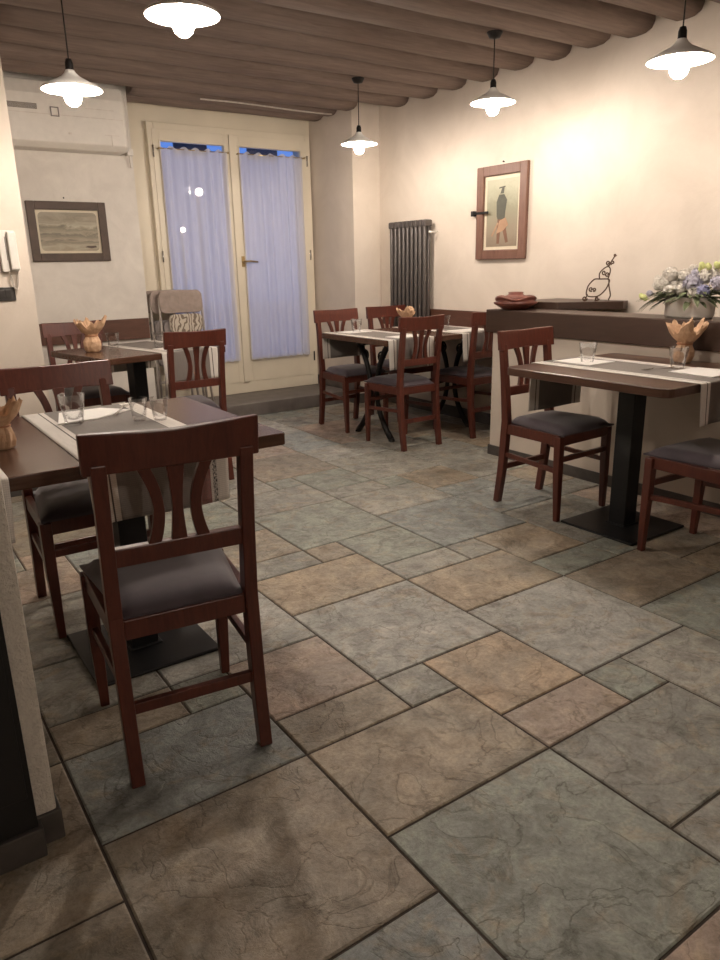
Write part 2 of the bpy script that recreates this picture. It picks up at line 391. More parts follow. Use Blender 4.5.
# step & skirting
bm = new(); quadbox(bm, 1.99, 3.77, 5.66, 6.25, 0, .11)
struct('trim_6', bm, M['step'], 'low stone step in front of the glazed door', bevel=.006)
bm = new(); quadbox(bm, 3.758, 3.77, 5.66, 6.24, .111, .2); quadbox(bm, 3.77, 4.05, 5.538, 5.55, 0, .09); quadbox(bm, 3.758, 3.77, 5.54, 5.655, 0, .2)
struct('baseboard_pier', bm, M['baseboard'], 'dark skirting round the pier')
bm = new(); quadbox(bm, 4.045, 4.057, 3.49, 5.53, 0, .09)
struct('baseboard_right', bm, M['baseboard'], 'dark skirting along the right wall')
bm = new(); quadbox(bm, .88, 1.98, 5.888, 5.9, 0, .09)
struct('baseboard_picture', bm, M['baseboard'], 'dark skirting under the picture wall')
bm = new(); quadbox(bm, -2.6, .866, 4.438, 4.45, 0, .09)
struct('baseboard_intercom', bm, M['baseboard'], 'dark skirting under the intercom wall')

# ceiling + beams
bm = new(); quadbox(bm, -2.8, 4.3, -2.9, 6.45, H, H + .1)
ceil = struct('ceiling', bm, M['ceil_board'], 'dark boarded ceiling carried on round-edged wooden beams')
ys = [6.05, 5.82, 5.52, 5.20, 4.84, 4.50, 4.18, 3.86, 3.53, 3.25, 2.96, 2.66]
while ys[-1] > -2.5: ys.append(ys[-1] - .31)
for k, y in enumerate(ys):
    bm = new(); y += .04; xr = 3.768 if y > 5.5 else 4.055; w = .108 + rnd.uniform(-.008, .008); zb = 2.492 + rnd.uniform(-.006, .006)
    prof = [(-w, H - .001), (-w, zb + .055), (-w * .85, zb + .022), (-w * .5, zb + .004), (0, zb), (w * .5, zb + .004), (w * .85, zb + .022), (w, zb + .055), (w, H - .001)]
    xl = -2.59 if y < 4.35 else (.87 if y < 5.6 else 1.99)
    n = 26; rings = []
    for i in range(n + 1):
        x = xl + (xr - xl) * i / n
        wob = noise.noise(V(x * .9, y * 3, 0)) * .012; wz = noise.noise(V(x * 1.3, y * 5, 4)) * .008
        rings.append([bm.verts.new((x, y + a * (1 + wz * 4) + wob, z + (wz if z < H - .01 else 0))) for a, z in prof])
    for A, B in zip(rings, rings[1:]):
        for q in range(len(prof) - 1):
            fc = bm.faces.new([A[q], A[q + 1], B[q + 1], B[q]]); fc.smooth = True
    bm.faces.new(rings[0]); bm.faces.new(rings[-1][::-1])
    obj('ceiling_beam', bm, M['ceil_beam'], ceil)
bm = new(); tube(bm, [(x, 5.74 + .01 * math.sin(x * 2), 2.487 + .004 * math.sin(x * 5)) for x in [2.5 + .12 * k for k in range(11)]], .006)
tag(obj('ceiling_cable', bm, M['cable']), 'pale cable running along a beam above the glazed door', 'cable')

# ------------------------------------------------------------------ glazed door
d1 = thing('door_1', 'cream double glazed door with a sheer curtain on each leaf', 'door', (0, 0, 0)); d1['kind'] = 'structure'
Y0 = 6.19
def frame_rect(bm, x0, x1, z0, z1, t, y0, y1, tb=None):
    tb = tb or t
    quadbox(bm, x0, x0 + t, y0, y1, z0, z1); quadbox(bm, x1 - t, x1, y0, y1, z0, z1)
    quadbox(bm, x0 + t, x1 - t, y0, y1, z1 - t, z1); quadbox(bm, x0 + t, x1 - t, y0, y1, z0, z0 + tb)
bm = new(); frame_rect(bm, 2.225, 3.745, .111, 2.385, .055, 6.205, 6.249, .106); obj('door_frame', bm, M['cream_wood'], d1, .004)
for (x0, x1, gx0, gx1) in ((2.262, 2.958, 2.325, 2.885), (2.966, 3.702, 3.03, 3.64)):
    bm = new(); y0, y1 = 6.20, 6.245
    z0, z1, g0, g1 = .215, 2.335, .43, 2.245
    quadbox(bm, x0, gx0, y0, y1, z0, z1); quadbox(bm, gx1, x1, y0, y1, z0, z1)
    quadbox(bm, gx0, gx1, y0, y1, g1, z1); quadbox(bm, gx0, gx1, y0, y1, z0, g0)
    for a, b, c, d in ((gx0 - .012, gx0, g0 - .012, g1 + .012), (gx1, gx1 + .012, g0 - .012, g1 + .012)): quadbox(bm, a, b, y0 - .006, y0, c, d)
    for a, b in ((g0 - .012, g0), (g1, g1 + .012)): quadbox(bm, gx0, gx1, y0 - .006, y0, a, b)
    lf = obj('door_leaf', bm, M['cream_wood'], d1, .002)
    bm = new(); quadbox(bm, gx0 - .005, gx1 + .005, 6.222, 6.228, g0 - .005, g1 + .005); obj('glass_pane', bm, M['pane'], lf)
    for hz_ in (.35, 1.3, 2.12):
        bm = new(); hx = x0 - .002 if x0 < 2.5 else x1 + .002
        tube(bm, [(hx, 6.193, hz_), (hx, 6.193, hz_ + .09)], .007); obj('hinge', bm, M['steel'] if hz_ > .5 else M['iron'], lf)
bm = new(); quadbox(bm, 2.93, 2.992, 6.183, 6.2, .215, 2.335); obj('meeting_strip', bm, M['cream_wood'], d1, .004)
bm = new(); quadbox(bm, 2.978, 3.004, 6.172, 6.183, 1.25, 1.34); tube(bm, [(2.991, 6.175, 1.295), (2.991, 6.13, 1.295)], .009)
tube(bm, [(2.985, 6.13, 1.295), (3.04, 6.128, 1.297), (3.115, 6.135, 1.290)], .008); obj('door_handle', bm, M['brass'], d1)
# curtains on rods
def curtain_obj(x0, x1, label, seed):
    bm = new(); nx, nz = 150, 40; zt, zb = 2.195, .425; grid = []
    for j in range(nz + 1):
        t = j / nz; row = []
        for i in range(nx + 1):
            u = i / nx; x = x0 + (x1 - x0) * u
            ph = u * 2 * PI * 7 + 1.4 * math.sin(u * 5 + seed)
            amp = (.013 + .010 * noise.noise(V(u * 6, t * 2, seed))) * (1 if t > .02 else .6)
            z = zt + (zb - zt) * t
            if j == 0: z += .012 * math.cos(u * 2 * PI * 5.5 + seed)
            if j == nz: z += -.008 * abs(math.sin(u * PI * 9))
            row.append(bm.verts.new((x + .004 * math.sin(ph * .5 + t * 3), 6.165 + amp * math.sin(ph + .5 * math.sin(t * 3 + seed)), z)))
        grid.append(row)
    for a, b in zip(grid, grid[1:]):
        for i in range(nx):
            fc = bm.faces.new([a[i], a[i + 1], b[i + 1], b[i]]); fc.smooth = True
    root = thing('sheer_curtain', label, 'curtain', (0, 0, 0), 0, 'sheer curtains on the glazed door')
    c = obj('curtain_cloth', bm, M['curtain'], root)
    bm = new(); tube(bm, [(x0 - .012, 6.165, 2.185), (x1 + .012, 6.165, 2.185)], .004)
    r = obj('curtain_rod', bm, M['brass'], root)
    for x in (x0 - .012, x1 + .012):
        bm = new(); tube(bm, [(x, 6.165, 2.185), (x, 6.20, 2.185)], .005); lathe(bm, [(.001, -.01), (.01, 0), (.001, .01)], (x, 6.163, 2.185), 10)
        obj('rod_bracket', bm, M['brass'], root)
curtain_obj(2.312, 2.895, 'white sheer curtain on the left leaf of the glazed door', 1.0)
curtain_obj(3.012, 3.645, 'white sheer curtain on the right leaf, beside the door handle', 2.3)
# outside
bm = new(); quadbox(bm, 2.84, 3.17, 7.2, 7.24, 2.30, 2.62); quadbox(bm, 3.62, 3.95, 7.2, 7.24, 2.30, 2.62); quadbox(bm, 2.6, 4.2, 7.2, 7.24, 2.62, 2.7)
tag(obj('balcony_slab', bm, M['ext']), 'dark balcony front outside above the glazed door', 'balcony')
for x, y, z, lb in ((3.877, 9.2, 2.16, 'upper and larger glowing globe on a pole seen through the left curtain'), (3.623, 9.2, 1.71, 'lower and smaller glowing globe on a pole seen through the left curtain')):  # glowing globes on poles make the two bright spots in the left curtain
    r = thing('glow_post', lb, 'street lamp', (x, y, -.3), 0, 'glowing globes outside the door')
    bm = new(); tube(bm, [(0, 0, 0), (0, 0, z + .3)], .012); obj('pole', bm, M['ext'], r)
    bm = new(); s = .045 if z > 2 else .03; bmesh.ops.create_uvsphere(bm, u_segments=16, v_segments=10, radius=s); bmesh.ops.translate(bm, vec=(0, -.06, z + .3), verts=bm.verts[:]); obj('glow_globe', bm, M['street'], r)
bm = new(); quadbox(bm, -10, 20, 6.5, 30, -.4, -.3); struct('ground', bm, plain('pale_paving', (.62, .62, .64), .9), 'dark ground outside the door')

# ------------------------------------------------------------------ air conditioner
ac = thing('air_conditioner', 'big cream air conditioner high on the wall above the landscape picture', 'air conditioner', (1.43, 5.9, 2.07))
bm = new()
body = [(-.54, -.02), (.455, -.02), (.55, -.001), (-.6, -.001)]
prof = [(-.001, .0), (-.17, .0), (-.215, .035), (-.22, .33), (-.19, .415), (-.001, .415)]
rings = []
for x, s in ((-.55, 1), (.44, 1), (.456, .96), (.5, .6), (.52, .1)):
    rings.append([bm.verts.new((x, p[0] * s if p[0] < -.01 else -.001, p[1] if s > .9 else .2075 + (p[1] - .2075) * (.7 + .3 * s))) for p in prof])
for A, B in zip(rings, rings[1:]):
    for q in range(len(prof)): bm.faces.new([A[q], A[(q + 1) % 6], B[(q + 1) % 6], B[q]])
bm.faces.new(rings[0]); bm.faces.new(rings[-1][::-1])
obj('body', bm, M['white_plastic'], ac, .006)
bm = new()
for k in range(6): quadbox(bm, -.38, -.14, -.224, -.216, .232 + k * .006, .2345 + k * .006)
obj('air_outlet', bm, M['iron_brown'], ac)
bm = new(); quadbox(bm, -.52, .435, -.2225, -.2185, .205, .2085); quadbox(bm, .18, .38, -.2225, -.2185, .262, .265); quadbox(bm, .30, .40, -.221, -.214, .1, .103); quadbox(bm, .345, .348, -.221, -.214, .03, .1)
obj('panel_seam', bm, M['cable'], ac)
bm = new(); frame_rect(bm, -.055, .0, .195, .255, .006, -.226, -.219); obj('display_frame', bm, M['grey_plastic'], ac)
bm = new(); quadbox(bm, .05, .07, -.224, -.214, .09, .1); obj('indicator', bm, M['cable'], ac)
bm = new(); quadbox(bm, .50, .545, -.06, -.001, .0, .045); tube(bm, [(.525, -.03, 0.0), (.53, -.02, -.05), (.535, -.012, -.08)], .008)
obj('drain_pipe', bm, M['white_plastic'], ac)

# ------------------------------------------------------------------ intercom + switch
it = thing('wall_intercom', 'white wall intercom with handset and coiled cord on the cream wall', 'intercom', (.755, 4.45, 1.25))
bm = new(); prism(bm, rrect(-.035, .05, 0, .212, .008), -.03, -.001, 'y'); obj('base', bm, M['white_plastic'], it, .003)
bm = new(); quadbox(bm, .005, .048, -.062, -.045, .01, .205); quadbox(bm, .005, .048, -.046, -.030, .165, .205); quadbox(bm, .005, .048, -.046, -.030, .01, .05); obj('handset', bm, M['white_plastic'], it, .006)
bm = new(); quadbox(bm, -.006, -.002, -.0325, -.0295, .06, .18); obj('slot', bm, M['grey_plastic'], it)
bm = new(); pts = []
for k in range(240):
    t = k / 239; a = k * .9; cx = -.002 + .04 * t; cz = -.095 * math.sin(t * PI) ** .8 + .002
    pts.append((cx + .005 * math.cos(a), -.03 + .005 * math.sin(a), cz - .0))
tube(bm, pts, .0017, 5); obj('coiled_cord', bm, M['cable'], it)
sw = thing('light_switch', 'dark horizontal light switch plate below the intercom', 'light switch', (.69, 4.45, 1.098))
bm = new(); prism(bm, rrect(-.06, .078, 0, .072, .006), -.011, -.001, 'y'); obj('plate', bm, M['black_plastic'], sw, .002)
for k in range(3):
    bm = new(); quadbox(bm, -.04 + k * .034, -.012 + k * .034, -.0145, -.0112, .014, .058); obj('rocker', bm, M['black_plastic'], sw, .002)

# ------------------------------------------------------------------ pictures
def nail(parent, loc, n=V(0, -1, 0)):
    bm = new(); tube(bm, [Vector(loc), Vector(loc) + n * .012], .003); lathe(bm, [(.001, -.006), (.007, 0), (.001, .006)], tuple(Vector(loc) + n * .012), 10)
    obj('hook', bm, M['iron'], parent)
p1 = thing('picture_frame', 'framed sepia mountain lake landscape on the pale wall under the air conditioner', 'picture', (1.450, 5.9, 1.315))
bm = new(); frame_rect(bm, -.281, .281, 0, .42, .058, -.024, -.001); obj('frame', bm, M['frame_dark'], p1, .004)
bm = new(); quadbox(bm, -.225, .225, -.010, -.002, .056, .364); obj('mat_board', bm, M['mat'], p1)
def landscape():
    t = NT('sepia_landscape_print'); co = t.coord((1, 1, 1)); sp = t.n.new('ShaderNodeSeparateXYZ'); t.l.new(co, sp.inputs[0])
    w = t.noise(t.coord((5, 1, 16)), 1, 6, .65, 1.2)
    z = t.math('MULTIPLY', t.math('SUBTRACT', sp.outputs[2], .07), 3.6)
    h = t.math('ADD', z, t.math('MULTIPLY', t.math('SUBTRACT', w, .5), .5))
    c1 = t.ramp(h, [(0, (.34, .29, .21)), (.16, (.42, .37, .27)), (.24, (.16, .135, .10)), (.30, (.36, .31, .23)), (.42, (.12, .10, .075)), (.5, (.34, .30, .22)), (.58, (.16, .14, .10)), (.68, (.44, .39, .29)), (.76, (.25, .215, .16)), (.9, (.30, .265, .20))])
    t.color(t.mix(.25, c1, t.ramp(w, [(.35, (.1, .085, .06)), (.65, (.5, .45, .34))]))); t.b.inputs['Roughness'].default_value = .5; return t.m
bm = new(); prism(bm, rrect(-.208, .208, .075, .345, .03), -.0115, -.0095, 'y'); pr1 = obj('print', bm, landscape(), p1)
bm = new(); prism(bm, [(.1, .10), (.15, .092), (.19, .10), (.18, .112), (.12, .11)], -.0122, -.0112, 'y'); obj('painted_boat', bm, M['frame_dark'], pr1)
nail(p1, (-.01, -.001, .445))
# right picture (faces -x)
p2 = thing('picture_frame', 'tall reddish wooden framed print of a standing hunter on the right wall', 'picture', (4.056, 4.03, 1.265), PI / 2)
# local: x runs along +y world, -y local = +x world -> flip: faces local +y ... use negative normal
p2.rotation_euler = (0, 0, -PI / 2)      # local +x -> world -y (towards the camera), local -y -> world -x
bm = new(); frame_rect(bm, -.25, .25, 0, .65, .068, -.03, -.001); obj('frame', bm, M['frame_red'], p2, .005)
bm = new(); quadbox(bm, -.184, .184, -.010, -.002, .066, .584); obj('mat_board', bm, M['mat'], p2)
def hunter():
    t = NT('faded_figure_print'); n = t.noise(t.coord((1, 1, 1)), 14, 5, .65, .8); sp = t.n.new('ShaderNodeSeparateXYZ'); t.l.new(t.coord(), sp.inputs[0])
    h = t.math('ADD', t.math('MULTIPLY', sp.outputs[2], 1.6), t.math('MULTIPLY', n, .35))
    t.color(t.ramp(h, [(.3, (.22, .17, .12)), (.5, (.27, .22, .16)), (.75, (.26, .25, .17)), (1, (.40, .39, .28))])); t.b.inputs['Roughness'].default_value = .5; return t.m
bm = new(); quadbox(bm, -.155, .155, -.0115, -.0095, .09, .555); pr2 = obj('print', bm, hunter(), p2)
def fig(name, polys, mat, y=-.0125):
    bm = new()
    for p in polys: prism(bm, p, y, y + .0012, 'y')
    obj(name, bm, mat, pr2)
fig('painted_coat', [[(-.05, .30), (-.055, .40), (-.03, .45), (.02, .45), (.05, .41), (.035, .33), (.03, .28), (-.04, .28)], [(-.02, .455), (.0, .50), (.02, .495), (.015, .455)], [(-.035, .49), (.03, .497), (.028, .505), (-.03, .5)]], plain('print_dark_green', (.075, .075, .055), .6))
fig('painted_trousers', [[(-.04, .28), (.03, .28), (.05, .2), (.07, .12), (.045, .115), (.015, .2), (-.01, .21), (-.02, .11), (-.045, .11), (-.045, .2)]], plain('print_brown', (.17, .085, .05), .6))
fig('painted_bag', [[(-.02, .27), (.04, .29), (.07, .24), (.02, .2), (-.05, .18)], [(-.1, .17), (-.04, .26), (-.03, .25), (-.09, .16)]], plain('print_tan', (.38, .23, .14), .6), -.0137)
bm = new(); quadbox(bm, -.30, -.12, -.036, -.030, .325, .342); quadbox(bm, -.30, -.27, -.038, -.001, .315, .352); obj('latch', bm, M['iron'], p2)
nail(p2, (0, -.001, .67))

# ------------------------------------------------------------------ radiator
rd = thing('column_radiator', 'tall dark grey column radiator on the right wall beside the corner', 'radiator', (4.056, 5.03, .62))
nsec = 9; wsec = .50 / nsec
for k in range(nsec):
    bm = new(); y = -.25 + wsec * (k + .5)
    for dx in (-.095, -.055): tube(bm, [(dx, y, .03), (dx, y, .93)], .017, 10)
    for z in (.02, .94):
        prism(bm, [(-.157, z - .02), (-.145, z - .032), (-.045, z - .032), (-.033, z - .02), (-.033, z + .015), (-.05, z + .03), (-.14, z + .03), (-.157, z + .015)], 0, 0, 'y') if 0 else quadbox(bm, -.115, -.035, y - wsec * .48, y + wsec * .48, z - .028, z + .028)
    obj('section', bm, M['radiator'], rd, .012)
for y in (-.3, .3):
    bm = new(); tube(bm, [(-.075, y * .85, .87), (-.075, y * .92, .87)], .010); tube(bm, [(-.075, y * .92, .87), (-.001, y * .92, .87)], .005); obj('bracket', bm, M['white_plastic'], rd)

# ------------------------------------------------------------------ chair
def yb(z):
    P = [(0, -.225), (.2, -.196), (.45, -.18), (.62, -.195), (.92, -.232)]
    for (a, b), (c, d) in zip(P, P[1:]):
        if z <= c: return b + (d - b) * (z - a) / (c - a)
    return P[-1][1]
def make_chair(label, group):
    t = thing('dining_chair', label, 'chair', (0, 0, 0), 0, group)
    W = M['chair']
    for s in (-1, 1):
        bm = new(); zs = [0, .08, .16, .25, .35, .45, .55, .65, .75, .84]
        sweep(bm, [(s * (.158 + (.012 if z < .4 else .012)), yb(z), z) for z in zs], .034, [.034, .037, .040, .042, .044, .044, .040, .036, .033, .032])
        obj('back_post', bm, W, t, .003)
        bm = new(); sweep(bm, [(s * .186, .186, 0), (s * .187, .184, .1), (s * .188, .180, .25), (s * .187, .178, .43)], [.026, .03, .036, .038], [.026, .03, .036, .038], V(1, 0, 0))
        obj('front_leg', bm, W, t, .003)
    # top rail, gently curved
    bm = new(); n = 14; rows = []
    for i in range(n + 1):
        u = -1 + 2 * i / n; x = u * .205; dy = .018 * (u * u) - .012; zt = .905 + .006 * abs(u) ; zb_ = .818 - .004 * abs(u)
        rows.append([bm.verts.new((x, yb(z) + dy + o, z)) for z, o in ((zb_, -.013), (zb_, .015), (zt, .013), (zt, -.011))])
    for A, B in zip(rows, rows[1:]):
        for q in range(4): bm.faces.new([A[q], A[(q + 1) % 4], B[(q + 1) % 4], B[q]])
    bm.faces.new(rows[0][::-1]); bm.faces.new(rows[-1])
    obj('top_rail', bm, W, t, .004)
    bm = new(); quadbox(bm, -.156, .156, yb(.6) - .012, yb(.6) + .012, .580, .626); obj('lower_back_rail', bm, W, t, .003)
    # splats
    def splat(cl, wd):
        bm = new(); rows = []; n = 14
        for i in range(n + 1):
            u = i / n; z = .622 + (.822 - .622) * u; x = cl(u); w = wd(u); y = yb(z)
            rows.append([bm.verts.new(p) for p in ((x - w, y - .008, z), (x + w, y - .008, z), (x + w, y + .008, z), (x - w, y + .008, z))])
        for A, B in zip(rows, rows[1:]):
            for q in range(4): bm.faces.new([A[q], A[(q + 1) % 4], B[(q + 1) % 4], B[q]])
        bm.faces.new(rows[0][::-1]); bm.faces.new(rows[-1])
        obj('splat', bm, W, t, .002)
    splat(lambda u: 0, lambda u: .0125 + .008 * abs(2 * u - .9) ** 1.5)
    for s in (-1, 1):
        splat(lambda u: s * (.044 + .032 * max(0, (u - .42) / .58) ** 1.8 + .016 * max(0, (.42 - u) / .42) ** 1.8), lambda u: .0125 + .003 * abs(2 * u - 1))
    # seat frame
    bm = new()
    quadbox(bm, -.17, .17, .172, .194, .385, .437); quadbox(bm, -.152, .152, yb(.43) - .012, yb(.43) + .012, .385, .437)
    for s in (-1, 1): sweep(bm, [(s * .171, yb(.43), .411), (s * .186, .18, .411)], .022, .052, V(1, 0, 0))
    obj('seat_frame', bm, W, t, .002)
    # pad
    bm = new(); nx, ny = 12, 12; g = []
    for j in range(ny + 1):
        v = j / ny; y = -.186 + .396 * v; hw = .150 + .052 * min(1, v * 1.0); row = []
        for i in range(nx + 1):
            u = -1 + 2 * i / nx
            e = min(1, (1 - abs(u)) * 5) * min(1, v * 7, (1 - v) * 6 + .001)
            row.append(bm.verts.new((u * hw, y, .445 + .030 * (1 - (1 - max(0, e)) ** 2) + .010 * (1 - u * u) * math.sin(PI * v))))
        g.append(row)
    for A, B in zip(g, g[1:]):
        for i in range(nx):
            fc = bm.faces.new([A[i], A[i + 1], B[i + 1], B[i]]); fc.smooth = True
    # skirt down
    ring = g[0] + [r[-1] for r in g[1:-1]] + g[-1][::-1] + [r[0] for r in g[-2:0:-1]]
    low = [bm.verts.new((v.co.x * .99, v.co.y, .4375)) for v in ring]
    for k in range(len(ring)): bm.faces.new([ring[k], ring[(k + 1) % len(ring)], low[(k + 1) % len(ring)], low[k]])
    bm.faces.new(low)
    obj('seat', bm, M['seat'], t)
    # stretchers
    for s in (-1, 1):
        bm = new(); sweep(bm, [(s * .171, yb(.27), .275), (s * .187, .18, .255)], .018, .024, V(1, 0, 0)); obj('side_stretcher', bm, W, t, .002)
    bm = new(); quadbox(bm, -.17, .17, .171, .189, .215, .24) if 0 else quadbox(bm, -.156, .156, yb(.2) - .009, yb(.2) + .009, .185, .215); obj('back_stretcher', bm, W, t, .002)
    bm = new(); quadbox(bm, -.17, .17, .171, .189, .300, .326); obj('front_stretcher', bm, W, t, .002)
    return t
G1 = 'mahogany chairs around the tables'
c0 = make_chair('mahogany chair nearest the camera, back turned, at the left table', G1)
c0.location = (.585, 1.80, 0); c0.rotation_euler.z = math.radians(-7)
R = math.radians
dup(c0, (.605, 2.705, 0), R(180), 'mahogany chair on the far side of the left foreground table, seat under it')
dup(c0, (2.90, 1.585, 0), R(-3), 'mahogany chair cut by the right edge of the photo, at the right table')
dup(c0, (2.90, 2.455, 0), R(182), 'mahogany chair at the far end of the right table, beside the low wall end')
c5 = dup(c0, (1.60, 4.20, 0), R(-1), 'mahogany chair with its back to us at the table by the folding chairs')
dup(c0, (1.27, 5.125, 0), R(184), 'mahogany chair half hidden behind the brown napkin, against the picture wall')
dup(c0, (3.20, 4.77, 0), R(180), 'mahogany chair next to the glazed door, behind the cast iron table')
dup(c0, (3.74, 4.82, 0), R(181), 'mahogany chair directly in front of the radiator')
c9 = dup(c0, (3.155, 4.075, 0), R(0), 'mahogany chair with its back to us in front of the cast iron table')
dup(c0, (3.80, 4.06, 0), R(0), 'mahogany chair partly hidden by the corner of the low dividing wall')

c5.scale = (.9, 1, 1); c9.scale = (.93, 1, 1)
# ------------------------------------------------------------------ tables
def pedestal_table(label, cx, cy, bx, by, x0, x1, y0, y1, rz=0, side=False, rad=.02):
    t = thing('dining_table', label, 'table', (cx, cy, 0), rz)
    bm = new(); prism(bm, rrect(x0 - cx, x1 - cx, y0 - cy, y1 - cy, rad), .722, .76, 'z'); obj('tabletop', bm, M['table_side'] if side else M['table'], t, .004)
    bm = new(); dx, dy = bx - cx, by - cy; quadbox(bm, dx - .205, dx + .205, dy - .205, dy + .205, 0, .012); obj('base_plate', bm, M['black_metal'], t, .004)
    bm = new(); quadbox(bm, dx - .045, dx + .045, dy - .045, dy + .045, .012, .722); quadbox(bm, dx - .055, dx + .055, dy - .055, dy + .055, .012, .018); obj('column', bm, M['black_metal'], t, .003)
    bm = new(); quadbox(bm, dx - .16, dx + .16, dy - .03, dy + .03, .71, .7215); quadbox(bm, dx - .03, dx + .03, dy - .16, dy + .16, .71, .7215); obj('top_bracket', bm, M['black_metal'], t)
    return t
pedestal_table('dark wooden pedestal table in the left foreground', .615, 2.33, .635, 2.30, .192, 1.04, 1.92, 2.75)
pedestal_table('dark wooden pedestal table mostly out of frame at the left edge', -.235, 2.33, -.235, 2.30, -.65, .188, 1.92, 2.75)
pedestal_table('dark wooden pedestal table standing against the low dividing wall', 2.975, 2.06, 2.93, 2.035, 2.56, 3.395, 1.62, 2.50, 0, True, .04)
a2 = R(11); cx2, cy2 = 1.51, 4.69
pedestal_table('dark wooden pedestal table in front of the picture wall', cx2, cy2, cx2 - .05, cy2, cx2 - .44, cx2 + .4, cy2 - .37, cy2 + .37, a2)
# cast iron table
T3 = (2.92, 4.02, 3.95, 4.77, .755)
t3 = thing('dining_table', 'dark wooden table on curved black cast iron legs, in front of the radiator', 'table', (3.47, 4.36, 0))
bm = new(); prism(bm, rrect(T3[0] - 3.47, T3[1] - 3.47, T3[2] - 4.36, T3[3] - 4.36, .015), .717, .755, 'z'); obj('tabletop', bm, M['table'], t3, .004)
bm = new(); frame_rect(bm, -.46, .46, 0, 0, 0, 0, 0) if 0 else quadbox(bm, -.46, .46, -.02, .02, .69, .7165); obj('apron', bm, M['iron'], t3)
for sx in (-.36, .40):
    bm = new()
    for sy in (-1, 1):
        pts = []
        for k in range(15):
            u = k / 14; z = .70 * (1 - u) + .012 * u
            y = sy * (.19 - .15 * math.sin(u * PI) ** .8 + (.0 if u < .75 else (u - .75) * .1))
            pts.append((sx, y, z))
        tube(bm, pts, [.023 - .006 * math.sin(PI * k / 14) for k in range(15)], 8)
        lathe(bm, [(.0, 0), (.024, .0), (.024, .012), (.01, .024), (0, .026)], (sx, pts[-1][1], 0), 12)
        # scroll
        sc = [(sx, sy * (.10 + .045 * math.cos(a) * (1 - a / 14)), .60 + .045 * math.sin(a) * (1 - a / 14)) for a in [k * .5 for k in range(20)]]
        tube(bm, sc, .007, 6)
    quadbox(bm, sx - .015, sx + .015, -.22, .22, .69, .7165); tube(bm, [(sx, -.05, .36), (sx, .05, .36)], .014)
    obj('leg', bm, M['iron'], t3)
bm = new(); tube(bm, [(-.36, 0, .36), (-.2, 0, .33), (0, 0, .32), (.2, 0, .33), (.40, 0, .36)], .012); obj('stretcher', bm, M['iron'], t3)

# ------------------------------------------------------------------ runners (one cloth each, hanging over two opposite edges)
def runner(name, label, cx, cy, w, half, zt, drop, rz=0, mat=None, drop2=None):
    drop2 = drop if drop2 is None else drop2
    bm = new(); uv = bm.loops.layers.uv.new('UVMap'); r = .008; zt = zt + .002
    path = []
    n = 10
    for k in range(n + 1): path.append((-half - r - .004, zt - drop + (drop - r) * k / n))
    for k in range(1, 5): a = PI / 2 * k / 4; path.append((-half - .004 - r * math.cos(a), zt - r + r * math.sin(a)))
    for k in range(1, 24): path.append((-half + 2 * half * k / 24, zt))
    for k in range(0, 4): a = PI / 2 * (1 - k / 4); path.append((half + .004 + r * math.cos(a), zt - r + r * math.sin(a)))
    for k in range(n + 1): path.append((half + r + .004, zt - r - (drop2 - r) * k / n))
    L = [0]
    for a, b in zip(path, path[1:]): L.append(L[-1] + math.hypot(b[0] - a[0], b[1] - a[1]))
    nx = 30; th = .0015; top = []; bot = []
    for (y, z), l in zip(path, L):
        rt_, rb = [], []
        hang = clip((zt - .012 - z) / drop, 0, 1)
        for i in range(nx + 1):
            u = i / nx; x = (u - .5) * w
            oy = hang * (.006 + .006 * math.sin(u * 7 + cx * 5)) * (-1 if y < 0 else 1) * 1.0
            xx = x * (1 - .03 * hang)
            rt_.append(bm.verts.new((xx, y + oy, z))); 
        top.append(rt_)
    for j in range(len(top) - 1):
        for i in range(nx):
            f_ = bm.faces.new([top[j][i], top[j][i + 1], top[j + 1][i + 1], top[j + 1][i]]); f_.smooth = True
            for lp, (a, b) in zip(f_.loops, ((i, j), (i + 1, j), (i + 1, j + 1), (i, j + 1))): lp[uv].uv = (a / nx, L[b])
    o = obj(name, bm, mat or M['runner']); o.location = (cx, cy, 0); o.rotation_euler.z = rz
    s = o.modifiers.new('thick', 'SOLIDIFY'); s.thickness = th; s.offset = 0
    return tag(o, label, 'table runner', 'grey woven table runners')
def hide(a): pass
runner('table_runner', 'grey woven runner with white borders across the left foreground table', .635, 2.335, .40, .415, .76, .168, 0, M['runner_print'])
runner('table_runner', 'grey runner at the left photo edge, mostly out of frame', -.05, 2.335, .60, .415, .76, .165)
runner('table_runner', 'grey runner with white borders along the table by the low wall', 2.965, 2.06, .41, .44, .76, .175, drop2=.25)
ca, sa = math.cos(a2), math.sin(a2)
runner('table_runner', 'grey runner across the table in front of the picture wall', cx2 + .12 * ca, cy2 + .12 * sa, .40, .37, .76, .19, a2)
runner('table_runner', 'grey runner on the left half of the cast iron table', 3.135, 4.36, .40, .41, .755, .2)
runner('table_runner', 'grey runner on the right half of the cast iron table', 3.80, 4.36, .40, .41, .755, .2)

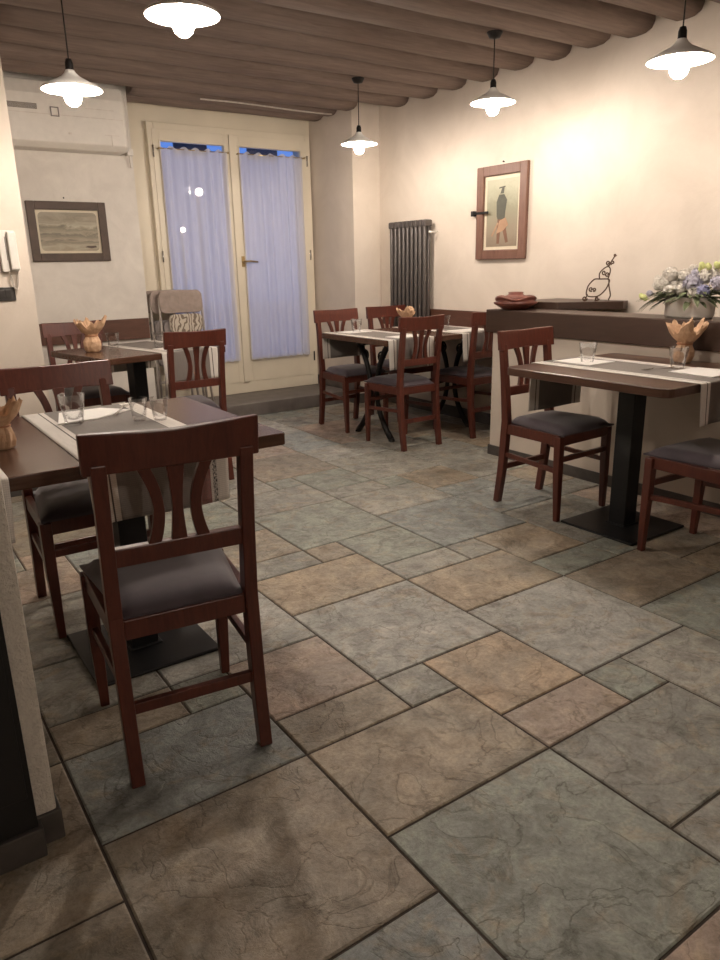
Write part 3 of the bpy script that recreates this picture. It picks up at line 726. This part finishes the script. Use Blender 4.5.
# ------------------------------------------------------------------ tumblers
def make_tumbler(label, group, loc):
    bm = new(); nf = 10
    def fn(r, z, a, j):
        if 1 <= j <= 3: return r * (1 - .05 * (abs(math.cos(a * nf / 2)) ** 2)), z
        return r, z
    prof = [(0.0005, 0), (.026, 0), (.029, .02), (.032, .045), (.0345, .05), (.039, .088), (.0375, .0885), (.0325, .05), (.0285, .022), (.012, .014), (.0005, .013)]
    lathe(bm, prof, (0, 0, 0), 40, fn=fn)
    o = obj('drinking_glass', bm, M['glass'], smooth=True); o.location = loc; o.scale = (1.1, 1.1, 1.12)
    return tag(o, label, 'glass', group)
zt = .7634; GG = 'clear water glasses on the tables'
g0 = make_tumbler('clear faceted glass beside the napkin, left one on the near table', GG, (.548, 2.475, zt))
for x, y, z, l in ((.738, 2.39, zt, 'clear glass in the pair, left one, just above the near chair back'), (.797, 2.355, zt, 'clear glass in the pair, right one, just above the near chair back'),
                (2.935, 2.31, zt, 'clear glass at the far end of the table by the low wall'), (3.075, 1.915, zt, 'clear glass beside the brown napkin bundle by the low wall'),
                (1.36, 4.78, zt, 'clear glass right of the brown napkin on the picture wall table'),
                (3.13, 4.60, .7584, 'clear glass nearest the glazed door on the cast iron table'), (3.46, 4.40, .7564, 'clear glass below the radiator on the cast iron table'), (3.80, 4.36, .7584, 'clear glass on the right half of the cast iron table')):
    if y == 4.40: x, z = 3.42, .7556
    g_ = dup(g0, (x, y, z), 0, l)
    if 'pair' in l: g_.scale = (.8, .8, .86)
dup(g0, (1.60, 4.60, zt), 0, 'clear glass on the runner near the folding chairs')

# ------------------------------------------------------------------ paper napkins and cutlery
def napkin(pts, z, label):
    bm = new(); prism(bm, pts, z, z + .0022, 'z'); prism(bm, [(p[0] * .97 + pts[0][0] * .03, p[1] * .97 + pts[0][1] * .03) for p in pts], z + .0024, z + .004, 'z')
    return tag(obj('paper_napkin', bm, M['paper']), label, 'napkin', 'white folded paper napkins')
zr = .7632
napkin([(.500, 2.49), (.63, 2.505), (.775, 2.60), (.70, 2.70), (.55, 2.70)], zr, 'white paper napkin behind the glass on the near table')
napkin([(.64, 2.0), (.80, 2.0), (.80, 2.2), (.64, 2.2)], zr, 'white paper napkin on the near edge of the near table')
napkin([(2.86, 2.24), (3.06, 2.24), (3.05, 2.46), (2.86, 2.46)], zr, 'white paper napkin at the far end of the low wall table')
napkin([(2.93, 1.66), (3.18, 1.66), (3.16, 1.87), (2.95, 1.88)], zr, 'white paper napkin at the right photo edge')
napkin([(3.02, 4.55), (3.24, 4.55), (3.24, 4.7), (3.02, 4.7)], .7582, 'white paper napkin at the far left corner of the cast iron table')
napkin([(3.05, 3.99), (3.27, 3.99), (3.27, 4.13), (3.05, 4.13)], .7582, 'white paper napkin at the near edge of the cast iron table')
napkin([(3.66, 4.0), (3.93, 4.0), (3.93, 4.18), (3.66, 4.18)], .7582, 'white paper napkin on the right half of the cast iron table')
napkin([(1.56, 4.40), (1.76, 4.44), (1.73, 4.58), (1.53, 4.54)], zr, 'white paper napkin on the picture wall table')
def fork(x, y, z, rz, label):
    bm = new(); sweep(bm, [(-.09, 0, .002), (-.02, 0, .004), (.03, 0, .010), (.045, 0, .008)], [.012, .007, .006, .012], .002, V(0, 1, 0))
    prism(bm, [(.045, -.011), (.062, -.012), (.062, .012), (.045, .011)], .006, .0075, 'z')
    for k in range(4): quadbox(bm, .062, .095, -.0115 + k * .0065, -.0085 + k * .0065, .0045, .0065)
    o = obj('fork', bm, M['steel']); o.location = (x, y, z); o.rotation_euler.z = rz
    return tag(o, label, 'fork', 'steel forks')
fork(.735, 2.585, .7674, R(60), 'steel fork on the white napkin of the near table')
fork(2.985, 1.95, .7632, R(170), 'steel fork left of the napkin at the right photo edge')

# ------------------------------------------------------------------ napkin bundles of brown paper
def bundle(label, x, y, z, sc=1, rz=0, seed=0, hgt=.17):
    t = thing('napkin_bundle', label, 'napkin bundle', (x, y, z), rz, 'gathered brown paper bundles')
    bm = new(); n = 48
    prof = [(.001, 0), (.030, 0), (.038, .008), (.043, .03), (.042, .052), (.033, .072), (.027, .082), (.034, .092), (.052, .108), (.068, .128), (.078, .150), (.070, .158), (.052, .142), (.036, .118), (.02, .10), (.001, .094)]
    def fn(r, zz, a, j):
        q = .5 + .5 * math.cos(a * 5 + seed); nz = noise.noise(V(math.cos(a) * 2, math.sin(a) * 2, zz * 14 + seed))
        cr = noise.noise(V(math.cos(a) * 5, math.sin(a) * 5, zz * 40 + seed * 3))
        if zz > .09:
            r2_ = r * (.90 + .10 * q + .38 * nz + .16 * cr); z2 = zz + (.012 * q - .010 + .055 * nz + .03 * cr) * (zz - .09) / .06
        else: r2_ = r * (1 + .16 * nz + .10 * cr) if r > .01 else r; z2 = zz
        return r2_, (z2 if j > 1 else zz)
    lathe(bm, [(r * sc, zz * sc) for r, zz in prof], (0, 0, 0), n, fn=lambda r, zz, a, j: tuple(v * sc for v in fn(r / sc, zz / sc, a, j)))
    o = obj('wrapped_paper', bm, M['kraft'], t)
    for p in o.data.polygons: p.use_smooth = False
    bm = new(); tube(bm, [(.031 * sc * math.cos(a), .031 * sc * math.sin(a), .082 * sc) for a in [k * 2 * PI / 24 for k in range(25)]], .0035 * sc); obj('tie', bm, M['ribbon'], t)
    return t
bundle('brown paper napkin bundle at the left photo edge, on the near table', .30, 2.27, .7605, .80, .3, 1.2)
bundle('brown paper napkin bundle on the table in front of the picture wall', 1.215, 4.72, .7605, 1.2, .5, 2.0)
bundle('brown paper napkin bundle on the cast iron table below the radiator', 3.53, 4.50, .7555, 1.0, .1, 3.1)
bundle('brown paper napkin bundle by the low dividing wall', 3.30, 2.03, .7605, 1.1, .9, 4.4)

# ------------------------------------------------------------------ things on the cap beam
zc = .9555
pt = thing('terracotta_pot', 'squat dark red terracotta pot with lid at the far end of the cap beam', 'pot', (3.5, 3.34, zc))
bm = new(); lathe(bm, [(.001, 0), (.075, 0), (.085, .006), (.11, .02), (.135, .035), (.138, .045), (.120, .052), (.128, .062), (.138, .072), (.12, .074), (.08, .07), (.001, .068)], n=40,
                  fn=lambda r, z, a, j: (r * (1 + (.05 * math.cos(4 * a) if 6 <= j <= 9 else 0)), z + (.010 * math.cos(4 * a) if 7 <= j <= 9 else 0))); obj('bowl', bm, M['terracotta'], pt)
bm = new(); lathe(bm, [(.001, .069), (.10, .069), (.09, .078), (.055, .088), (.045, .094), (.048, .105), (.035, .108), (.001, .108)], n=32); obj('lid', bm, M['terracotta'], pt)
# iron stand
st = thing('wrought_iron_stand', 'slim brown wrought iron scroll easel on the corner ledge', 'stand', (3.86, 2.99, .9985), 0)
def P2(px, py):      # crop sketch -> plane of the easel (facing the camera side), metres
    return V((px - 340) * .000545, 0, (585 - py) * .000545)
def curve(bm, pts, r=.0042, n=6):
    pts = [Vector(p) for p in pts]; out = []
    for i in range(len(pts) - 1):
        p0, p1, p2, p3 = pts[max(i - 1, 0)], pts[i], pts[i + 1], pts[min(i + 2, len(pts) - 1)]
        for k in range(6):
            t = k / 6; out.append(.5 * ((2 * p1) + (-p0 + p2) * t + (2 * p0 - 5 * p1 + 4 * p2 - p3) * t * t + (-p0 + 3 * p1 - 3 * p2 + p3) * t ** 3))
    out.append(pts[-1]); tube(bm, out, r, n)
def spiral(cx, cy, r, a0, turns=1.3, sgn=1):
    return [P2(cx + r * (1 - k / 16) * math.cos(a0 + sgn * k * turns * 2 * PI / 14), cy + r * (1 - k / 16) * math.sin(a0 + sgn * k * turns * 2 * PI / 14)) for k in range(14)]
st.rotation_euler.z = R(-35)
bm = new()
curve(bm, [P2(345, 340), P2(290, 340), P2(240, 385), P2(212, 440), P2(215, 520), P2(330, 530), P2(410, 470), P2(448, 400), P2(450, 345), P2(345, 340)])
obj('hoop', bm, M['iron_brown'], st)
bm = new(); curve(bm, spiral(190, 550, 30, 0)); curve(bm, spiral(330, 555, 26, 0)); curve(bm, [P2(215, 500), P2(210, 530), P2(185, 583)]); curve(bm, [P2(325, 530), P2(310, 583)]); obj('scroll_foot', bm, M['iron_brown'], st)
bm = new(); curve(bm, spiral(255, 450, 26, 1, 1.3, 1)); curve(bm, spiral(290, 455, 22, 2, 1.3, -1)); obj('inner_scroll', bm, M['iron_brown'], st)
bm = new(); curve(bm, [P2(450, 340), P2(458, 420), P2(480, 520), P2(500, 570) + V(0, .06, 0), P2(510, 585) + V(0, .07, 0)]); obj('rear_leg', bm, M['iron_brown'], st)
bm = new(); curve(bm, [P2(345, 340), P2(340, 280), P2(380, 230), P2(435, 205), P2(460, 250), P2(440, 340)], .004); curve(bm, spiral(390, 270, 28, 0), .004); curve(bm, spiral(430, 290, 26, 1), .004); curve(bm, spiral(430, 165, 26, 1)); curve(bm, spiral(478, 165, 24, 2)); curve(bm, [P2(435, 205), P2(470, 140), P2(500, 90)]); curve(bm, spiral(500, 82, 14, 0)); obj('top_scroll', bm, M['iron_brown'], st)

# flower arrangement
fl = thing('flower_arrangement', 'white oval planter of pale lilac hydrangeas on the cap beam', 'flowers', (3.51, 2.155, zc))
bm = new(); lathe(bm, [(.001, 0), (.9, 0), (1, .012), (1.03, .095), (1.0, .105), (.94, .10), (.92, .085), (.001, .085)], n=40, sx=.062, sy=.132,
                  fn=lambda r, z, a, j: (r, z)); obj('planter', bm, M['ceramic'], fl)
petal_c = [plain('hydrangea_white', (.62, .58, .52), .7, 0, .12, 60), plain('hydrangea_lilac', (.42, .40, .47), .7, 0, .15, 60), plain('hydrangea_blue', (.27, .27, .42), .7, 0, .2, 60)]
fr = random.Random(3)
def blossom(c, r, mat):
    bm = new()
    for k in range(46):
        d = V(fr.gauss(0, 1), fr.gauss(0, 1), fr.gauss(0, 1)).normalized(); d.z = d.z if d.z > -.3 else -d.z * .5
        p = c + d * r; s = r * .34; t1 = d.cross(V(.3, .5, .8)).normalized(); t2 = d.cross(t1)
        ce = bm.verts.new(p - d * s * .25)
        for q in range(4):
            a = q * PI / 2 + k
            v1 = bm.verts.new(p + (t1 * math.cos(a - .5) + t2 * math.sin(a - .5)) * s * .8); v2 = bm.verts.new(p + (t1 * math.cos(a) + t2 * math.sin(a)) * s + d * s * .15)
            v3 = bm.verts.new(p + (t1 * math.cos(a + .5) + t2 * math.sin(a + .5)) * s * .8); bm.faces.new([ce, v1, v2, v3])
    n0 = bmesh.ops.create_icosphere(bm, subdivisions=2, radius=r * .86, matrix=Matrix.Translation(c))
    obj('blossom', bm, mat, fl)
for (dy, z, r, m, dx) in ((.175, .155, .030, 0, -.02), (.12, .205, .042, 0, .0), (.085, .135, .034, 0, -.05), (.055, .175, .030, 0, .03), (.0, .215, .026, 1, .03), (-.03, .17, .045, 1, -.04), (-.10, .205, .036, 0, .02),
                          (-.10, .135, .030, 2, -.06), (-.155, .17, .042, 1, -.02), (-.2, .14, .035, 0, .01), (.22, .115, .018, 1, -.02), (-.15, .225, .028, 0, .05), (.03, .235, .026, 0, .05), (.14, .165, .036, 0, -.03), (.105, .16, .036, 0, .02), (.03, .14, .030, 0, -.05), (.04, .205, .033, 0, -.01), (-.05, .125, .030, 0, -.055), (.19, .185, .024, 0, .0), (-.07, .20, .038, 0, .0)):
    blossom(V(dx, dy, z), r, petal_c[m])
bm = new()
def leaf(bm, p, d, L, w):
    d = d.normalized(); s = d.cross(V(0, 0, 1)); s = s.normalized() if s.length > .1 else V(1, 0, 0); n = s.cross(d)
    pv = None
    for k in range(6):
        u = k / 5; c = p + d * L * u - V(0, 0, 1) * L * .35 * u * u; ww = w * math.sin(PI * (.08 + .9 * u)) ** .8
        cur = [bm.verts.new(c - s * ww), bm.verts.new(c - n * w * .15), bm.verts.new(c + s * ww)]
        if pv: bm.faces.new([pv[0], pv[1], cur[1], cur[0]]); bm.faces.new([pv[1], pv[2], cur[2], cur[1]])
        pv = cur
for k in range(170):
    a = fr.uniform(0, 2 * PI); p = V(math.cos(a) * .035, math.sin(a) * .10, fr.uniform(.085, .14))
    d = V(math.cos(a) * .8, math.sin(a) * 1.5, fr.uniform(-.15, 1.0)); leaf(bm, p, d, fr.uniform(.06, .13), fr.uniform(.009, .017))
for k in range(9):
    leaf(bm, V(-.03, .10, .12), V(-.35 + fr.uniform(-.2, .2), 1, fr.uniform(-.35, .2)), fr.uniform(.10, .17), .010)
    leaf(bm, V(-.05, .06, .11), V(-.6, 1 + fr.uniform(-.3, .3), -.3), fr.uniform(.08, .12), .009)
o = obj('foliage', bm, M['leaf'], fl); o['kind'] = 'stuff'
for (dy, z, dx) in ((.26, .10, -.03), (.235, .095, -.04), (-.045, .255, .0), (-.03, .235, .02), (-.12, .255, .0), (-.14, .26, .01), (-.09, .25, -.02), (-.2, .22, 0)):
    bm = new(); bmesh.ops.create_icosphere(bm, subdivisions=2, radius=.014, matrix=Matrix.Translation(V(dx, dy, z)) @ Matrix.Scale(1.5, 4, V(0, .6, .8)))
    tube(bm, [(0, dy * .4, .09), (dx * .8, dy * .8, z * .8), (dx, dy, z)], .002, 5)
    obj('yellow_green_bud', bm, M['stem'], fl)

# ------------------------------------------------------------------ folding chairs stacked in front of the door
def folding_chair(label, loc, rz):
    t = thing('folding_chair', label, 'folding chair', loc, rz, 'folded chairs leaning in a stack')
    lean = .035
    def L(x, z, y=0): return V(x, y + lean * z, z)
    bm = new(); pts = [L(-.21, 0)] + [L(-.19, .3)] + [L(-.185, .85)] + [L(-.185 + .06 * (1 - math.cos(a)), .88 + .07 * math.sin(a)) for a in (.3, .7, 1.1, PI / 2)]
    pts += [V(-p.x, p.y, p.z) for p in pts[::-1]]; tube(bm, pts, .011); obj('front_frame', bm, M['grey_tube'], t)
    bm = new(); pts = [L(-.165, .02, .028), L(-.16, .62, .028), L(.16, .62, .028), L(.165, .02, .028)]; tube(bm, pts, .010); tube(bm, [L(-.163, .2, .028), L(.163, .2, .028)], .007); obj('rear_frame', bm, M['grey_tube'], t)
    Mx = Matrix.Shear('XZ', 4, (0, lean)) if 0 else Matrix(((1, 0, 0, 0), (0, 1, lean, 0), (0, 0, 1, 0), (0, 0, 0, 1)))
    bm = new(); prism(bm, rrect(-.188, .188, .78, .965, .05), -.018, .004, 'y', Mx); obj('backrest', bm, M['taupe'], t, .006)
    bm = new(); prism(bm, rrect(-.165, .165, .34, .72, .05), .0, .022, 'y', Mx); obj('seat_panel', bm, M['grey_plastic'], t, .006)
    return t
f1 = folding_chair('grey folded chair at the front of the stack by the glazed door', (2.300, 5.965, .11), R(0))
nt = NT('patterned_pad_cloth'); c = nt.coord(); wv = nt.node('ShaderNodeTexWave', Scale=9, Distortion=16, Detail=2); nt.l.new(c, wv.inputs['Vector'])
nt.color(nt.ramp(wv.outputs['Fac'], [(.25, (.17, .13, .10)), (.45, (.52, .46, .38))])); nt.b.inputs['Roughness'].default_value = .8
Mx = Matrix(((1, 0, 0, 0), (0, 1, .035, 0), (0, 0, 1, 0), (0, 0, 0, 1)))
bm = new(); prism(bm, rrect(-.12, .175, .62, .772, .05), -.024, -.004, 'y', Mx); obj('patterned_pad', bm, nt.m, f1, .008)
f1['group'] = 'folded chairs leaning in a stack'
folding_chair('grey folded chair in the middle of the stack by the glazed door', (2.245, 6.021, .11), R(0))
folding_chair('grey folded chair at the back of the stack, showing left of the others', (2.215, 6.078, .11), R(0))

# ------------------------------------------------------------------ pendant lamps
def lamp(label, x, y, z, parent=None):
    t = thing('pendant_lamp', label, 'lamp', (x, y, z), 0, 'white enamel pendant lamps')
    bm = new(); lathe(bm, [(r_ * .91, z_) for r_, z_ in [(.020, .072), (.028, .060), (.045, .045), (.09, .024), (.135, .004), (.142, -.004), (.143, -.008), (.140, -.0075), (.133, .001), (.09, .020), (.045, .040), (.026, .055), (.018, .068)]], n=48); obj('shade', bm, M['enamel'], t)
    bm = new(); lathe(bm, [(.001, .115), (.012, .115), (.017, .1), (.018, .05), (.016, .03), (.001, .03)], n=20); so = obj('socket', bm, M['iron'], t)
    bm = new(); lathe(bm, [(.001, .03), (.012, .028), (.02, .01), (.033, -.02), (.036, -.04), (.03, -.058), (.016, -.070), (.001, -.073)], n=24); obj('bulb', bm, M['bulb'], so, smooth=True)
    zt_ = 2.49 - z
    bm = new(); tube(bm, [(0, 0, .11), (0, 0, zt_ - .01)], .003); obj('cord', bm, M['iron'], t)
    bm = new(); lathe(bm, [(.001, zt_ - .035), (.03, zt_ - .03), (.045, zt_ - .004), (.045, zt_ - .0), (.001, zt_)], n=24); obj('ceiling_rose', bm, M['iron'], t)
    return t
lamp('largest and nearest pendant lamp, cut by the top edge of the photo', 1.135, 2.70, 2.095)
lamp('pendant lamp glowing in front of the air conditioner', .985, 3.64, 2.02)
lamp('farthest pendant lamp, in front of the pier beside the glazed door', 3.20, 4.62, 2.075)
lamp('pendant lamp in the middle of the right wall, above the reddish picture', 3.28, 3.37, 2.135)
lamp('pendant lamp near the top right corner of the photo', 2.97, 1.98, 2.025)
lamp('added pendant lamp behind the camera, out of view', .6, -1.7, 2.10)  # unseen extra lamp, added as fill from behind the camera

# ------------------------------------------------------------------ world + view
w = bpy.data.worlds.new('dusk'); S.world = w; w.use_nodes = True
bg = w.node_tree.nodes['Background']
tc = w.node_tree.nodes.new('ShaderNodeTexCoord'); sp = w.node_tree.nodes.new('ShaderNodeSeparateXYZ'); cr = w.node_tree.nodes.new('ShaderNodeValToRGB')
w.node_tree.links.new(tc.outputs['Generated'], sp.inputs[0]); w.node_tree.links.new(sp.outputs[2], cr.inputs[0]); w.node_tree.links.new(cr.outputs[0], bg.inputs[0])
cr.color_ramp.elements[0].color = (.17, .36, 1, 1); cr.color_ramp.elements[1].color = (.10, .27, .95, 1)
bg.inputs[1].default_value = .85
vs = S.view_settings; vs.view_transform = 'Standard'; vs.look = 'None'; vs.gamma = 1; vs.use_curve_mapping = False; vs.exposure = -0.12
